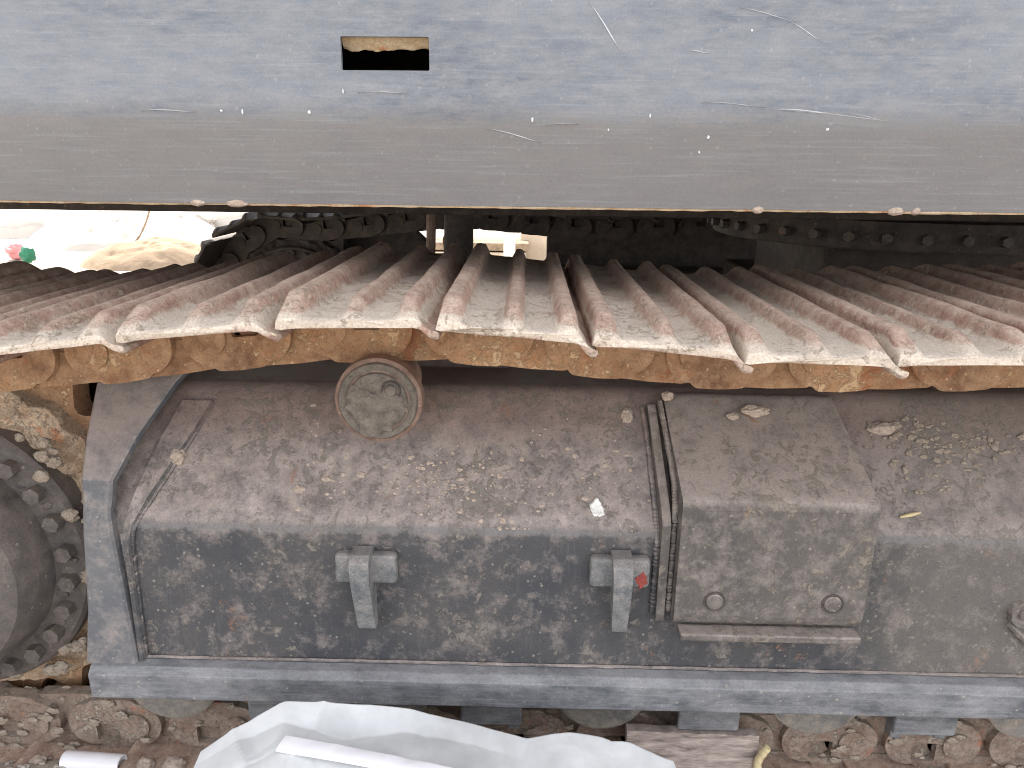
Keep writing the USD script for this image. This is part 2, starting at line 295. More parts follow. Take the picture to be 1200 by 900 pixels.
# side skirt with its bent lower flange and the slot cut in it
def skirt():
    ctr = shapely.LineString([(.251, 1.1345), (.210, 1.263), (.210, 1.75)])
    ctr = shapely.LineString([(.251, 1.1345), (.2186, 1.236)] + [tuple((1 - t) ** 2 * np.array((.2186, 1.236)) + 2 * t * (1 - t) * np.array((.210, 1.263)) + t * t * np.array((.210, 1.291))) for t in np.linspace(.12, .88, 7)] + [(.210, 1.291), (.210, 1.75)])
    poly = ctr.buffer(.004, cap_style='flat', join_style='mitre')
    # a bend rather than a crease at the hinge
    ring = np.array(shapely.segmentize(poly, .02).exterior.coords)[:-1]
    if not shapely.LinearRing(ring).is_ccw: ring = ring[::-1]
    man = m3.CrossSection([ring.tolist()]).extrude(4.6)
    man = man.transform(np.array([[0, 0, 1, -2.2], [1, 0, 0, 0], [0, 1, 0, 0]], float))
    slot = m3.CrossSection([[(-.2605, 1.3175), (-.1385, 1.3175), (-.1385, 1.3605), (-.2605, 1.3605)]]).offset(-.0015, m3.JoinType.Round).offset(.0015, m3.JoinType.Round).extrude(.2)
    slot = slot.transform(np.array([[1, 0, 0, 0], [0, 0, -1, .33], [0, 1, 0, 0]], float))
    man = (man - slot).refine_to_length(.035)
    m = to_tm(man); v = m.vertices
    v[:, 1] += .0016 * (fbm(v * np.array([3, 3, 6]), 3, 4) - .5) * 2
    v[:, 2] += .0012 * (fbm(v * np.array([14, 3, 0]), 3, 8) - .5) * 2 * (v[:, 2] < 1.15)
    m.vertices = v; return m
SK = obj('side_skirt', skirt(), 'skirt', EX, smooth=25)
def lip():
    xs = np.linspace(-.2615, -.1375, 60); ts = np.linspace(0, 1, 12)
    P = []
    for t in ts:
        row = []
        for x in xs:
            e = .007 * (fbm(np.array([[x * 60, t * 3, 1.]]), 3, 2)[0] - .5) * (t > .6)
            row.append((x, .2155 + .016 * t, 1.3655 - .019 * t + e))
        P.append(row)
    P = np.array(P); b = P + np.array([0, .006, .004])
    m = loft(np.concatenate([P.transpose(1, 0, 2), b.transpose(1, 0, 2)[:, ::-1]], 1)); return roughen(m, .0015, 90, 2)
obj('slot_lip', lip(), 'skirt_edge', SK)
for k in range(1):
    xs = np.linspace(-2.15, 2.35, 320)
    obj('rusty_bottom_edge', tube(np.stack([xs, np.full_like(xs, .2505), 1.1325 + .0012 * (fbm(np.stack([xs * 12, 0 * xs, 0 * xs], 1), 3, 3) - .5)], 1), .0026, 6, .5, k), 'skirt_edge', SK)
# scratches bared to pale metal
def skirt_y(z): return np.interp(z, [1.133, 1.236, 1.249, 1.263, 1.277, 1.291], [.2470, .2146, .2106, .2080, .2064, .206])
def scratch(x0, z0, x1, z1, w):
    t = np.linspace(0, 1, 14); x = x0 + (x1 - x0) * t; z = z0 + (z1 - z0) * t + .0012 * np.sin(t * 5)
    y = skirt_y(z) - .0003
    hw = .7 * w * np.sin(np.pi * np.clip(t, .04, .96)) * (.6 + .8 * fbm(np.stack([x * 90, z * 90, 0 * x], 1), 2, 1))
    d = np.array([x1 - x0, z1 - z0]); d /= np.hypot(*d); nx, nz = -d[1], d[0]
    P = np.stack([np.stack([x + nx * hw, y, z + nz * hw], 1), np.stack([x, y - .0004, z], 1), np.stack([x - nx * hw, y, z - nz * hw], 1)], 1)
    B = P[:, ::-1] + np.array([0, .0008, 0])
    return loft(np.concatenate([P, B], 1))
for a in [(.079, 1.405, .125, 1.345, .0010), (.345, 1.385, .395, 1.360, .0007), (.335, 1.272, .43, 1.2685, .0009), (.35, 1.271, .52, 1.258, .0006), (-.06, 1.243, .02, 1.226, .0008), (.44, 1.268, .50, 1.259, .0005),
          (-.24, 1.289, -.17, 1.2895, .0006), (.215, 1.345, .245, 1.3445, .0008), (.24, 1.28, .33, 1.276, .0005), (.28, 1.40, .36, 1.383, .0006), (-.55, 1.262, -.47, 1.2625, .0007), (.02, 1.247, .07, 1.252, .0004)]:
    obj('scratch', scratch(*a), 'bare', SK)
for x, z in [(-.61, 1.405), (-.405, 1.262), (-.435, 1.263), (.30, 1.372), (.113, 1.243), (.17, 1.262), (.255, 1.235), (.42, 1.247), (-.26, 1.29), (-.31, 1.262), (.005, 1.255), (.245, 1.215)]:
    y = float(skirt_y(z))
    m = lump((.0010 + .0016 * rng.random(), .0007, .0012 + .0022 * rng.random()), rng.randint(0, 99), 3, .9); m.apply_translation((x, y, z)); obj('paint_chip', m, 'bare', SK)
for x, w in [(-.50, .012), (-.44, .017), (.345, .009), (.55, .012), (.58, .007)]:     # mud hanging from the lower edge
    m = lump((w, .006, .006), int(x * 100) + 90, 2); m.apply_translation((x, .249, 1.1335)); obj('mud_drip', m, 'clod', SK)

# upper body behind and above the skirt
obj('deck_plate', box(-2.18, 2.38, .262, 2.75, 1.155, 1.18), 'dark', EX)
obj('house_body', box(-2.2, 2.4, .2165, 2.76, 1.52, 2.9, .05), 'house', EX, smooth=50)
obj('inner_panel', box(-2.15, 2.35, .62, .63, 1.1805, 1.519), 'dark', EX)
obj('far_skirt', box(-2.2, 2.4, 2.752, 2.76, 1.133, 1.519, .002), 'house', EX)
for x in (-2.2, 2.392): obj('end_panel', box(x, x + .008, .2165, 2.75, 1.14, 1.519, .002), 'house', EX)
for y in (.75, 1.15, 1.9, 2.3): obj('deck_beam', box(-1.9, 2.2, y, y + .05, 1.085, 1.1545), 'dark', EX)
for x in (-.95, -.2, .5): obj('cross_beam', box(x, x + .04, .8005, 2.299, 1.095, 1.1545), 'dark', EX)

# swing bearing on the car body
SWX, SWY = 1.18, 1.55
SB = obj('swing_bearing', lathe_y([(0, 0), (.56, 0), (.565, .005), (.565, .075), (.53, .08), (.53, .095), (.60, .10), (.60, .16), (0, .16)], 72).apply_transform(trimesh.transformations.rotation_matrix(math.pi / 2, (1, 0, 0))).apply_translation((SWX, SWY, .985)), 'dark', EX)
for k in range(40):
    a = 2 * math.pi * k / 40
    for zz in ((1.02, .566), (1.10, .601)):
        m = trimesh.creation.cylinder(.014, .022, sections=6); m.apply_transform(trimesh.transformations.rotation_matrix(math.pi / 2, (0, 1, 0))); m.apply_translation((zz[1] + .008, 0, zz[0]))
        m.apply_transform(trimesh.transformations.rotation_matrix(a, (0, 0, 1))); m.apply_translation((SWX, SWY, 0)); obj('bearing_bolt', m, 'bolt', SB, smooth=False)
CB = obj('car_body', m3.Manifold.hull(box(.86, 1.7, 1.28, 1.95, .55, .984, .02)), 'dark', EX)
for sy, y0, y1 in ((-1, .62, 1.30), (1, 1.93, 2.55)):
    for xa, xb in ((.90, 1.12), (1.35, 1.6)): obj('leg_beam', box(xa, xb, y0, y1, .48, .78, .02), 'dark', CB)

# ---- crawler chain: path, links, shoes
PITCHL = .193
SC = np.array([-1.02, .53]); SR = .37
tx = np.array([-1.02, -.88, -.733, -.543, -.4, -.3, -.2, -.133, -.02, .119, .288, .40, .538, .68, .812, 1.1, 1.5, 2.4])
tz = np.array([.900, .877, .890, .915, .933, .9395, .943, .942, .936, .919, .9045, .902, .903, .907, .912, .92, .925, .925])
from scipy.interpolate import PchipInterpolator
zc = PchipInterpolator(tx, tz)
def dense_path():
    lo = np.stack([np.linspace(2.2, SC[0], 400), np.full(400, SC[1] - SR)], 1)
    a = np.linspace(-np.pi / 2, -3 * np.pi / 2, 400)[1:-1]
    arc = SC + SR * np.stack([np.cos(a), np.sin(a)], 1)
    xs = np.linspace(SC[0], 2.35, 900); top = np.stack([xs, zc(xs)], 1)
    return np.vstack([lo, arc, top])
DP = dense_path()
def walk(i0, step):
    out = []; i = i0; p = DP[i0]
    while True:
        j = i
        while 0 <= j + step < len(DP) and np.hypot(*(DP[j] - p)) < PITCHL: j += step
        if not (0 <= j + step < len(DP)): break
        p = DP[j]; i = j; out.append(p)
    return out
i0 = 798 + int(np.argmin(np.abs(DP[798:, 0] + .505)))
pins = walk(i0, -1)[::-1] + [DP[i0]] + walk(i0, 1)
pins = np.array(pins)

H2 = .056
YC0, YC1 = .25, .44
def shoe_local(seed):
    top = [(0, -.001), (.0015, .012), (.003, .031), (.006, .038), (.015, .0395), (.024, .038), (.029, .030), (.0345, .0155), (.044, .0118), (.05, .012), (.06, .012), (.07, .012), (.074, .0125), (.080, .0155), (.0845, .025), (.088, .034), (.095, .0355), (.102, .034), (.1055, .026),
           (.110, .015), (.117, .0122), (.12, .012), (.13, .012), (.14, .012), (.142, .0125), (.148, .016), (.1525, .028), (.156, .037), (.165, .039), (.172, .037), (.1755, .029), (.179, .015), (.184, .006), (.190, -.001), (.194, -.0045), (.198, -.006), (.2015, -.0075), (.204, -.0095)]
    bot = [(.204, -.0135), (.2015, -.016), (.197, -.0155), (.191, -.0125), (.186, -.008), (.18, -.002), (.172, .0), (.14, .0), (.10, .0), (.06, .0), (.025, .0), (.006, -.0025)]
    ring = np.array(top + bot); floor = np.array([0 if (abs(s - .019) < .020 or abs(s - .095) < .017 or abs(s - .164) < .018) else 1 for s, h in top] + [0] * len(bot), float)
    W = .70
    ys = np.concatenate([[0, .002, .006, .012, .019, .027, .036, .046, .058, .072, .088], np.linspace(.105, .60, 20), [.63, .65, .664, .676, .688, .696, .70]])
    S = []
    r = np.random.default_rng(seed); wear = r.uniform(-.003, .002, 3); run = r.uniform(.9, 1.3)
    for y in ys:
        e = min(y, W - y)
        g = np.clip(.06 + .94 * (e / (.045 * run)) ** .8, 0, 1)
        h = ring[:, 1].copy(); s = ring[:, 0].copy(); nt = len(top)
        base = np.where(s[:nt] > .179, h[:nt], np.minimum(h[:nt], .012))
        h[:nt] = base + (h[:nt] - base) * g
        for c, w in zip((.016, .095, .166), wear): h[:nt] += np.where((np.abs(s[:nt] - c) < .014) & (s[:nt] < .174), (w + .006 * (fbm(np.stack([s[:nt] * 4, np.full(nt, y * 9.), np.full(nt, seed * 3.)], 1), 3, seed) - .55)) * g, 0)
        q = np.stack([s * 30 + seed * 7, np.full_like(s, y * 30), 0 * s], 1)
        soil = .0065 * np.clip(fbm(q * .9, 4, seed) - .36, 0, 1) * floor * np.clip(e / .02, .2, 1)
        h = h + soil * 1.6 + .0012 * (fbm(q * 3, 2, seed + 5) - .5)
        if e < .004: k = 1 - .28 * (1 - e / .004); h = .004 + (h - .004) * k
        yy = y + (.012 * (fbm(np.stack([s * 20 + seed, h * 0, h * 0], 1), 3, seed) - .5) * np.clip(1 - e / .05, 0, 1) * (1 if y < .35 else -1))
        S.append(np.stack([s, yy, h], 1))
    S = np.array(S)
    m = loft(S)
    return m
def soil_mask(v):
    s, y, h = v[:, 0], v[:, 1], v[:, 2]
    fl = np.clip((.024 - h) / .010, 0, 1) * (h > .006)
    edge = np.clip(1 - y / .075, 0, 1)
    return np.clip(fl * (.50 + .30 * np.clip(1 - (y - .05) / .35, 0, 1)) + (.22 + .30 * (h < .015)) * edge + .05, 0, 1)
def link_local(seed, inner):
    """one forged link plate; its left end lies outside, its right end is set in."""
    r = np.random.default_rng(seed)
    def plate(s0, s1, cut):
        p = shapely.union_all([Point(s0, 0).buffer(.047, quad_segs=8), Point(s1, 0).buffer(.047, quad_segs=8), sbox(s0, -.044, s1, .045)])
        p = p.union(Polygon([(s0 - .025, -.02), (s0 + .002, -H2 + .001), (s1 * .5 + s0 * .5, -H2), (s1 - .002, -H2 + .003), (s1 + .03, -.02), (s1 + .01, .02), (s0 - .01, .02)])).union(sbox(s0 + .005, 0, s1 - .01, H2))
        p = p.buffer(-.016, quad_segs=5).buffer(.016, quad_segs=5)
        for c in cut: p = p.difference(c)
        return p
    win = [sbox(.040, .004, .074, .034).buffer(.005), sbox(.118, .006, .150, .034).buffer(.005)]
    A = trimesh.creation.extrude_polygon(plate(.0, .084, [win[0]]), .024, engine='earcut')
    B = trimesh.creation.extrude_polygon(plate(.07, PITCHL, [win[1]]), .024, engine='earcut')
    back = trimesh.creation.extrude_polygon(sbox(.02, -.03, .17, H2 - .001), .018, engine='earcut')
    B.apply_translation((0, 0, -.0145)); back.apply_translation((0, 0, -.012))
    seal = trimesh.creation.cylinder(.026, .008, sections=20); seal.apply_translation((0, 0, .025))
    hole = trimesh.creation.annulus(.010, .019, .006, sections=20); hole.apply_translation((PITCHL, 0, .012))
    m = trimesh.util.concatenate([A, B, back, seal, hole])
    v = m.vertices; m.vertices = np.stack([v[:, 0], .029 - v[:, 2] if not inner else v[:, 2] + .161, v[:, 1]], 1)
    if not inner: m.invert()
    m.merge_vertices()
    m = m.subdivide_to_size(.013, max_iter=6) if not inner else m
    if not inner:
        v = m.vertices; n = m.vertex_normals; q = v * 45 + seed * 9.1
        d = .0020 * (fbm(q, 4, seed) - .42) * 2
        m.vertices = v + np.stack([0 * d, -np.abs(d) * (n[:, 1] < -.3), .25 * d * (n[:, 2] < -.3)], 1)
    return m
lim = arr(link_local(99, True), 30)
pinm = arr(trimesh.creation.cylinder(.024, .15, sections=18).apply_transform(trimesh.transformations.rotation_matrix(math.pi / 2, (1, 0, 0))).apply_translation((0, .345, 0)), 40)
top_parts = []
for i in range(len(pins) - 1):
    a, b = pins[i], pins[i + 1]
    t = (b - a) / np.hypot(*(b - a)); n = np.array([-t[1], t[0]])
    upper = a[1] > SC[1] + .1 and a[0] > -1.25
    lower = a[1] < .2 and a[0] > SC[0]
    X = frame_xf((a[0], 0, a[1]), t, n)
    Xs = X.copy(); Xs[:3, 3] += X[:3, 2] * H2 + np.array([0, rng.uniform(-.005, .005), 0]); amt = rng.uniform(.72, 1.2)
    q1 = obj('track_shoe', arr(shoe_local(i + 1), 38), 'shoe', EX, xf=Xs, mask=lambda v: soil_mask(v) * amt)
    Xl = X.copy(); Xl[:3, 3] += (0, YC0, 0)
    q2 = obj('track_link', arr(link_local(i + 1, False), 32), 'low_link' if lower else 'link', EX, xf=Xl)
    q3 = obj('track_link', lim, 'low_link' if lower else 'link', EX, xf=Xl)
    q4 = obj('chain_bushing', pinm, 'link', EX, xf=X)
    if a[0] < 2.1 and not lower: top_parts += [(q, nm) for q, nm in ((q1, 'track_shoe'), (q2, 'track_link'), (q3, 'track_link'), (q4, 'chain_bushing'))]

# ---- track frame
fp = rounded([(.20, .295), (.20, .615), (.36, .815), (.62, .815), (.70, .69), (.70, .295)], .045)
def fwarp(v):
    d = (fbm(v * 3.5, 3, 21) - .5) * .007 + (fbm(v * 14, 3, 22) - .5) * .0022
    v = v.copy(); v[:, 1] -= d * (v[:, 1] < .4); v[:, 2] += .4 * d; return v
xs_f = np.linspace(-.712, 2.2, 172)
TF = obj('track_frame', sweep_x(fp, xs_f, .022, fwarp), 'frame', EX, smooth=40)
# end plate, standing proud on the left
rows = [(-.745, -.575, .358, .862), (-.742, -.606, .322, .824), (-.728, -.643, .247, .754), (-.720, -.668, .200, .693), (-.7195, -.672, .197, .662), (-.720, -.6745, .190, .640), (-.724, -.6735, .188, .60), (-.738, -.669, .1875, .46), (-.7565, -.665, .187, .352)]
F_ = np.array([[(xl, y, z), (xl + .004, y - .003, z + .001), (xr - .004, y - .003, z + .001), (xr, y, z)] for xl, xr, y, z in rows])
Bk = np.array([[(xr, y + (.035 if z < .61 else .0095), z - (.0075 if z > .66 else 0)), (xl, y + (.035 if z < .61 else .0095), z - (.0075 if z > .66 else 0))] for xl, xr, y, z in rows])
EP = obj('end_plate', loft(np.concatenate([F_, Bk], 1)), 'plate', TF, smooth=28)
def slope_pt(x, d=0):    # a point of the frame's sloped face: d metres up the slope from the crease
    return np.array([x, .2 + .6247 * d, .615 + .7809 * d])
NS = np.array([0, -.781, .625])
# raised seam strip and weld beads beside the end plate
srow = [(-.600, -.545, .334, .786, 1), (-.625, -.575, .290, .731, 1), (-.650, -.622, .225, .652, 1), (-.659, -.643, .200, .612, .5), (-.662, -.650, .195, .58, 0), (-.664, -.655, .1945, .354, 0)]
S_ = np.array([[(a, y + .01, z), (a, y - .006, z + .005 * w), (b - .003, y - .006, z + .005 * w), (b, y - .003, z), (b, y + .01, z)] for a, b, y, z, w in srow])
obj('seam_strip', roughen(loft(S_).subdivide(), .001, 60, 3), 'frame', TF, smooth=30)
def bead(pts, r, seed):
    pts = np.array(pts); t = np.linspace(0, 1, 160); k = np.linspace(0, 1, len(pts)); P = np.stack([np.interp(t, k, pts[:, c]) for c in range(3)], 1)
    return tube(P + .0014 * (fbm(P * 70, 2, seed) - .5)[:, None], r * .8 * (1 + .07 * np.sin(t * 230)), 8, .18, seed)
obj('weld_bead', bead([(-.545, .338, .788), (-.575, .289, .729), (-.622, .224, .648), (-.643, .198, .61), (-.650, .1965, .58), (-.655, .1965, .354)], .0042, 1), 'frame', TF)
obj('weld_bead', bead([(-.664, .196, .60), (-.660, .196, .46), (-.657, .196, .354)], .005, 2), 'plate', TF)

# cover box on the right, with its rib, ledge and bolts
cpoly = rounded([(.165, .462), (.165, .690), (.338, .818), (.40, .79), (.22, .60), (.22, .462)], .024)
cpoly = cpoly.union(rounded([(.165, .462), (.165, .690), (.338, .818), (.40, .74), (.24, .56), (.24, .462)], .026))
def cwarp(v):
    v = v.copy(); k = np.clip((v[:, 2] - .69) / .125, 0, 1.2); t = (v[:, 0] - .252) / .308
    v[:, 0] += -.012 * k * (1 - t) - .030 * k * t
    v[:, 1] += (fbm(v * 7, 3, 31) - .5) * .003; return v
CV = obj('cover_box', sweep_x(cpoly, np.concatenate([[.252, .2535], np.linspace(.256, .556, 40), [.5585, .56]]), .014, cwarp), 'cover', TF, smooth=32)
obj('cover_ledge', roughen(to_tm(box(.262, .556, .149, .18, .448, .4615, .003).refine_to_length(.012)), .0012, 40, 5), 'cover', CV)
for x in (.316, .507):
    b = obj('cover_bolt', lathe_y([(0, .1605), (.0125, .1607), (.0142, .1622), (.0145, .17)], 20, (x, 0, .5145)), 'cover', CV, smooth=40)
    obj('bolt_washer', lathe_y([(.0146, .166), (.0150, .1632), (.0176, .1630), (.0182, .166), (.0182, .169), (.0146, .169)], 28, (x, 0, .5145)), 'dark', b, smooth=40)
rib = rounded([(.183, .46), (.183, .640), (.325, .80), (.345, .79), (.23, .60), (.23, .46)], .006)
def rwarp(v):
    v = v.copy(); v[:, 0] += -.012 * np.clip((v[:, 2] - .66) / .13, 0, 1.2); return v
obj('side_rib', sweep_x(rib, np.linspace(.226, .240, 4), .02, rwarp), 'cover', TF, smooth=35)
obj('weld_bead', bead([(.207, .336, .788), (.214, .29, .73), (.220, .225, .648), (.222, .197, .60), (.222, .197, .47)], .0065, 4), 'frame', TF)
obj('weld_bead', bead([(.233, .32, .806), (.240, .27, .757), (.246, .21, .70), (.246, .19, .66), (.247, .19, .48)], .006, 6), 'cover', TF)

# rail along the foot of the frame
rail = rounded([(.167, .293), (.167, .342), (.178, .353), (.2, .357), (.26, .357), (.26, .293)], .004)
def rlwarp(v):
    v = v.copy(); d = (fbm(v * np.array([8, 20, 20]), 3, 41) - .5); v[:, 1] -= .004 * d; v[:, 2] += .003 * (fbm(v * np.array([5, 9, 9]), 3, 42) - .5); return v
RL = obj('guard_rail', sweep_x(rail, np.linspace(-.745, 2.2, 190), .012, rlwarp), 'rail', TF, smooth=30)
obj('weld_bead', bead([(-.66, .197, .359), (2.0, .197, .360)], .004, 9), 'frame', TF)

# two hooked lugs on the face
def lug(xc, zt, w0, w1, h, seed, tp):
    bk = obj('lug_plate', roughen(to_tm(box(xc + w0, xc + w1, .178, .20, zt - .055, zt - .002, .006).refine_to_length(.01)), .0012, 50, seed), 'lug', TF, smooth=40)
    pr = rounded([(.15, zt - .035), (.152, zt - .004), (.165, zt + .006), (.199, zt + .006), (.199, zt - h), (.178, zt - h), (.158, zt - .07)], .005)
    hk = sweep_x(pr, np.linspace(-.016, .016, 7), .008)
    v = hk.vertices; k = np.clip((zt - v[:, 2]) / h, 0, 1); v[:, 0] = xc + v[:, 0] * (1 - tp * k) + .003 * k; hk.vertices = v
    obj('lug_hook', roughen(hk, .001, 60, seed + 1), 'lug', bk, smooth=35)
    return bk
lug(-.262, .580, -.046, .056, .142, 51, .08)
L2 = lug(.163, .582, -.05, .048, .140, 61, .22)
obj('red_flake', lump((.008, .0014, .013), 5, 3, .9).apply_translation((.197, .1775, .542)), 'red', L2)
# round boss at the right
BS = obj('pin_boss', lathe_y([(0, .188), (.007, .188), (.009, .191), (.0125, .191), (.0145, .186), (.022, .186), (.024, .19), (.024, .203)], 32, (.838, 0, .484)), 'cover', TF, smooth=35)
obj('boss_strap', tube([(.822, .196, .462), (.85, .196, .435), (.885, .196, .41)], .006, 8), 'cover', BS)

# ---- carrier roller
RX, RZ = -.231, .833
CR = obj('carrier_roller', lathe_y([(.030, .212), (.064, .212), (.0695, .216), (.0700, .225), (.0700, .240), (.064, .247), (.050, .249), (.050, .355), (0, .355)], 56, (RX, 0, RZ)), 'roller', EX, smooth=35)
obj('roller_cap', roughen(lathe_y([(0, .2065), (.022, .2065), (.040, .2068), (.046, .2075), (.0475, .2115), (.0495, .2125), (.0535, .2095), (.061, .2085), (.0640, .212), (.0640, .220), (0, .220)], 56, (RX, 0, RZ)), .0012, 70, 8), 'cap', CR, smooth=35)
for k, (dx, dz) in enumerate([(.022, .020)]):
    obj('cap_bolt', lathe_y([(0, .201), (.0075, .2012), (.0095, .2035), (.010, .208)], 16, (RX + dx, 0, RZ + dz)), 'cap', CR, smooth=40)
    obj('bolt_seat', lathe_y([(.0125, .207), (.0135, .2048), (.0155, .2048), (.0165, .207)], 22, (RX + dx, 0, RZ + dz)), 'dark', CR, smooth=40)
m = lump((.040, .0028, .034), 17, 4, .7, 2.2); m.apply_translation((RX - .004, .2055, RZ - .012)); obj('caked_grease', m, 'cap', CR)
m = lump((.012, .0045, .014), 27, 3, .6, 2.2); m.apply_translation((RX - .034, .206, RZ + .010)); obj('caked_grease', m, 'cap', CR)

obj('roller_bracket', box(RX - .02, RX + .20, .485, .56, .80, .895, .006), 'frame', EX)  # bracket stretched sideways to close the bright gap under the chain

# ---- sprocket, its hub and the dirt on it
def sprocket():
    pts = []
    N = 24
    for k in range(N * 8):
        a = 2 * math.pi * k / (N * 8); ph = (k % 8) / 8
        r = SR + .012 - .05 * (0.5 + 0.5 * math.cos(2 * math.pi * ph)) ** .7
        pts.append((r * math.cos(a), r * math.sin(a)))
    m = trimesh.creation.extrude_polygon(Polygon(pts, [Point(0, 0).buffer(.15).exterior.coords[:]]), .05, engine='earcut')
    v = m.vertices; m.vertices = np.stack([SC[0] + v[:, 0], .37 - v[:, 2], SC[1] + v[:, 1]], 1); m.invert(); return m
SP = obj('sprocket', sprocket(), 'link', EX, smooth=30)
def cake():
    a = np.linspace(0, 2 * np.pi, 220, endpoint=False); rr = np.linspace(.24, .345, 26)
    A, R_ = np.meshgrid(a, rr)
    q = np.stack([R_ * np.cos(A), R_ * np.sin(A), 0 * A], -1)
    wob = fbm(q * 9, 4, 71); fine = fbm(q * 38, 3, 72)
    lim_ = .31 + .05 * (wob - .5) * 2.2
    R2 = np.minimum(R_, lim_ + (R_ - lim_) * .25 * (R_ > lim_))
    y = .262 + .05 * np.clip((R2 - .24) / .1, 0, 1) ** 2 - .020 * (fine - .5) * 2 - .02 * (wob - .5)
    y[-1] = .35; y[0] = .33
    return grid(np.stack([SC[0] + R2 * np.cos(A), y, SC[1] + R2 * np.sin(A)], -1), closed_u=True)
ck = cake(); ck.fix_normals()
if ck.vertex_normals[:, 1].mean() > 0: ck.invert()
obj('caked_dirt', ck, 'cake', SP, smooth=60)
HUB = obj('final_drive_hub', lathe_y([(0, .128), (.10, .130), (.17, .138), (.195, .150), (.206, .172), (.208, .20), (.212, .225), (.262, .232), (.268, .24), (.268, .31), (0, .31)], 80, (SC[0], 0, SC[1])), 'hub', SP, smooth=35)
for k in range(26):
    a = 2 * math.pi * (k + .3) / 26; c = (SC[0] + .2385 * math.cos(a), 0, SC[1] + .2385 * math.sin(a))
    bm = trimesh.creation.cylinder(.0150, .022, sections=6); bm.apply_transform(trimesh.transformations.rotation_matrix(math.pi / 2, (1, 0, 0))); bm.apply_transform(trimesh.transformations.rotation_matrix(a * 3.1, (0, 1, 0))); bm.apply_translation((c[0], .221, c[2]))
    bm = roughen(bm.subdivide().subdivide(), .002, 60, k)
    obj('hub_bolt', bm, 'bolt' if k % 3 else 'hub', HUB, smooth=40)
for k in range(40):
    a = rng.uniform(-1.3, 1.2); r = rng.uniform(.215, .30); s = rng.uniform(.006, .016)
    m = lump((s, s * .6, s * .8), k, 2, .5); m.apply_translation((SC[0] + r * math.cos(a), .232 + rng.uniform(-.004, .012) + max(0, r - .27) * .5, SC[1] + r * math.sin(a))); obj('dirt_lump', m, 'mudpack' if r > .255 else 'hub', SP)

# ---- track rollers under the frame
for x in (-.630, -.24, .147, .532, .915):
    TR = obj('track_roller', lathe_y([(0, .232), (.075, .232), (.092, .238), (.095, .244), (.095, .252), (.085, .256), (.084, .44), (.095, .45), (.095, .46), (0, .46)], 48, (x, 0, .300)), 'roller', EX, smooth=35)
    obj('roller_end_cap', roughen(lathe_y([(0, .2095), (.055, .2105), (.078, .213), (.086, .218), (.086, .231), (0, .231)], 56, (x, 0, .296)), .0015, 40, int(x * 100) + 70), 'low_cap', TR, smooth=35)
for x in (-.435, -.05, .34, .725, 1.11):
    GB = obj('chain_guide', box(x - .055, x + .055, .205, .222, .222, .292, .004), 'rail', TF)
    obj('guide_leg', box(x - .050, x - .030, .2225, .245, .20, .290, .003), 'rail', GB); obj('guide_leg', box(x + .030, x + .050, .2225, .245, .20, .290, .003), 'rail', GB)

# ---- the far track: the same parts again, across the machine, their backlit shade painted in as a dark colour
OFF = (-.10, 2.4, 0)
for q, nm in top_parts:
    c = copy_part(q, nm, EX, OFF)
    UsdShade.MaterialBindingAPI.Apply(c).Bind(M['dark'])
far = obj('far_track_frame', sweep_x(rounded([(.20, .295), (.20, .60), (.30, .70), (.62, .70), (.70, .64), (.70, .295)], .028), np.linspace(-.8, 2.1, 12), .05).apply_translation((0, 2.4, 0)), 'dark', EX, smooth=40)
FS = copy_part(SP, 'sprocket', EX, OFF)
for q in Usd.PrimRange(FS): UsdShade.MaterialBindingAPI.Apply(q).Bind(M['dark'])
fr = obj('carrier_roller', lathe_y([(0, .212), (.0635, .216), (.0640, .240), (.050, .249), (.050, .44), (.062, .45), (.062, .48), (0, .48)], 32, (RX - .1, 2.4, RZ)), 'roller', EX, smooth=35)
obj('roller_bracket', box(RX - .17, RX - .06, 2.885, 2.96, .69, .86, .006), 'dark', EX)

obj('added_gap_block_left', m3.Manifold.hull(m3.Manifold.compose([box(-1.40, -.47, 2.86, 2.90, .40, .80, .02), box(-1.33, -.55, 2.86, 2.90, .80, .875, .02)])), 'dark', EX)  # added dark box, blocks the light behind the far chain on the left
obj('added_gap_block_right', m3.Manifold.hull(m3.Manifold.compose([box(.10, 1.5, 2.86, 2.90, .60, .84, .01), box(.24, 1.5, 2.86, 2.90, .84, .885, .01)])), 'dark', EX)  # added dark box, narrows the bright gap on the right
obj('hose_bundle', tube([(-.17, 1.0, 1.153), (-.172, 1.0, 1.0), (-.18, 1.02, .90), (-.20, 1.08, .80), (-.22, 1.2, .70)], .036, 14, .1, 2), 'dark', EX)
obj('hose', tube([(-.235, .98, 1.153), (-.240, .98, 1.0), (-.25, 1.0, .88), (-.27, 1.05, .78)], .012, 10), 'roller', EX)
obj('travel_motor', lathe_y([(0, .40), (.16, .40), (.17, .41), (.17, .66), (0, .66)], 40, (SC[0], 0, SC[1])), 'dark', EX)
obj('sprocket_gap_block', box(SC[0] - .33, SC[0] + .42, .50, .54, SC[1] - .30, SC[1] + .295, .02), 'dark', TF)  # added box, closes off the bright yard seen through the sprocket

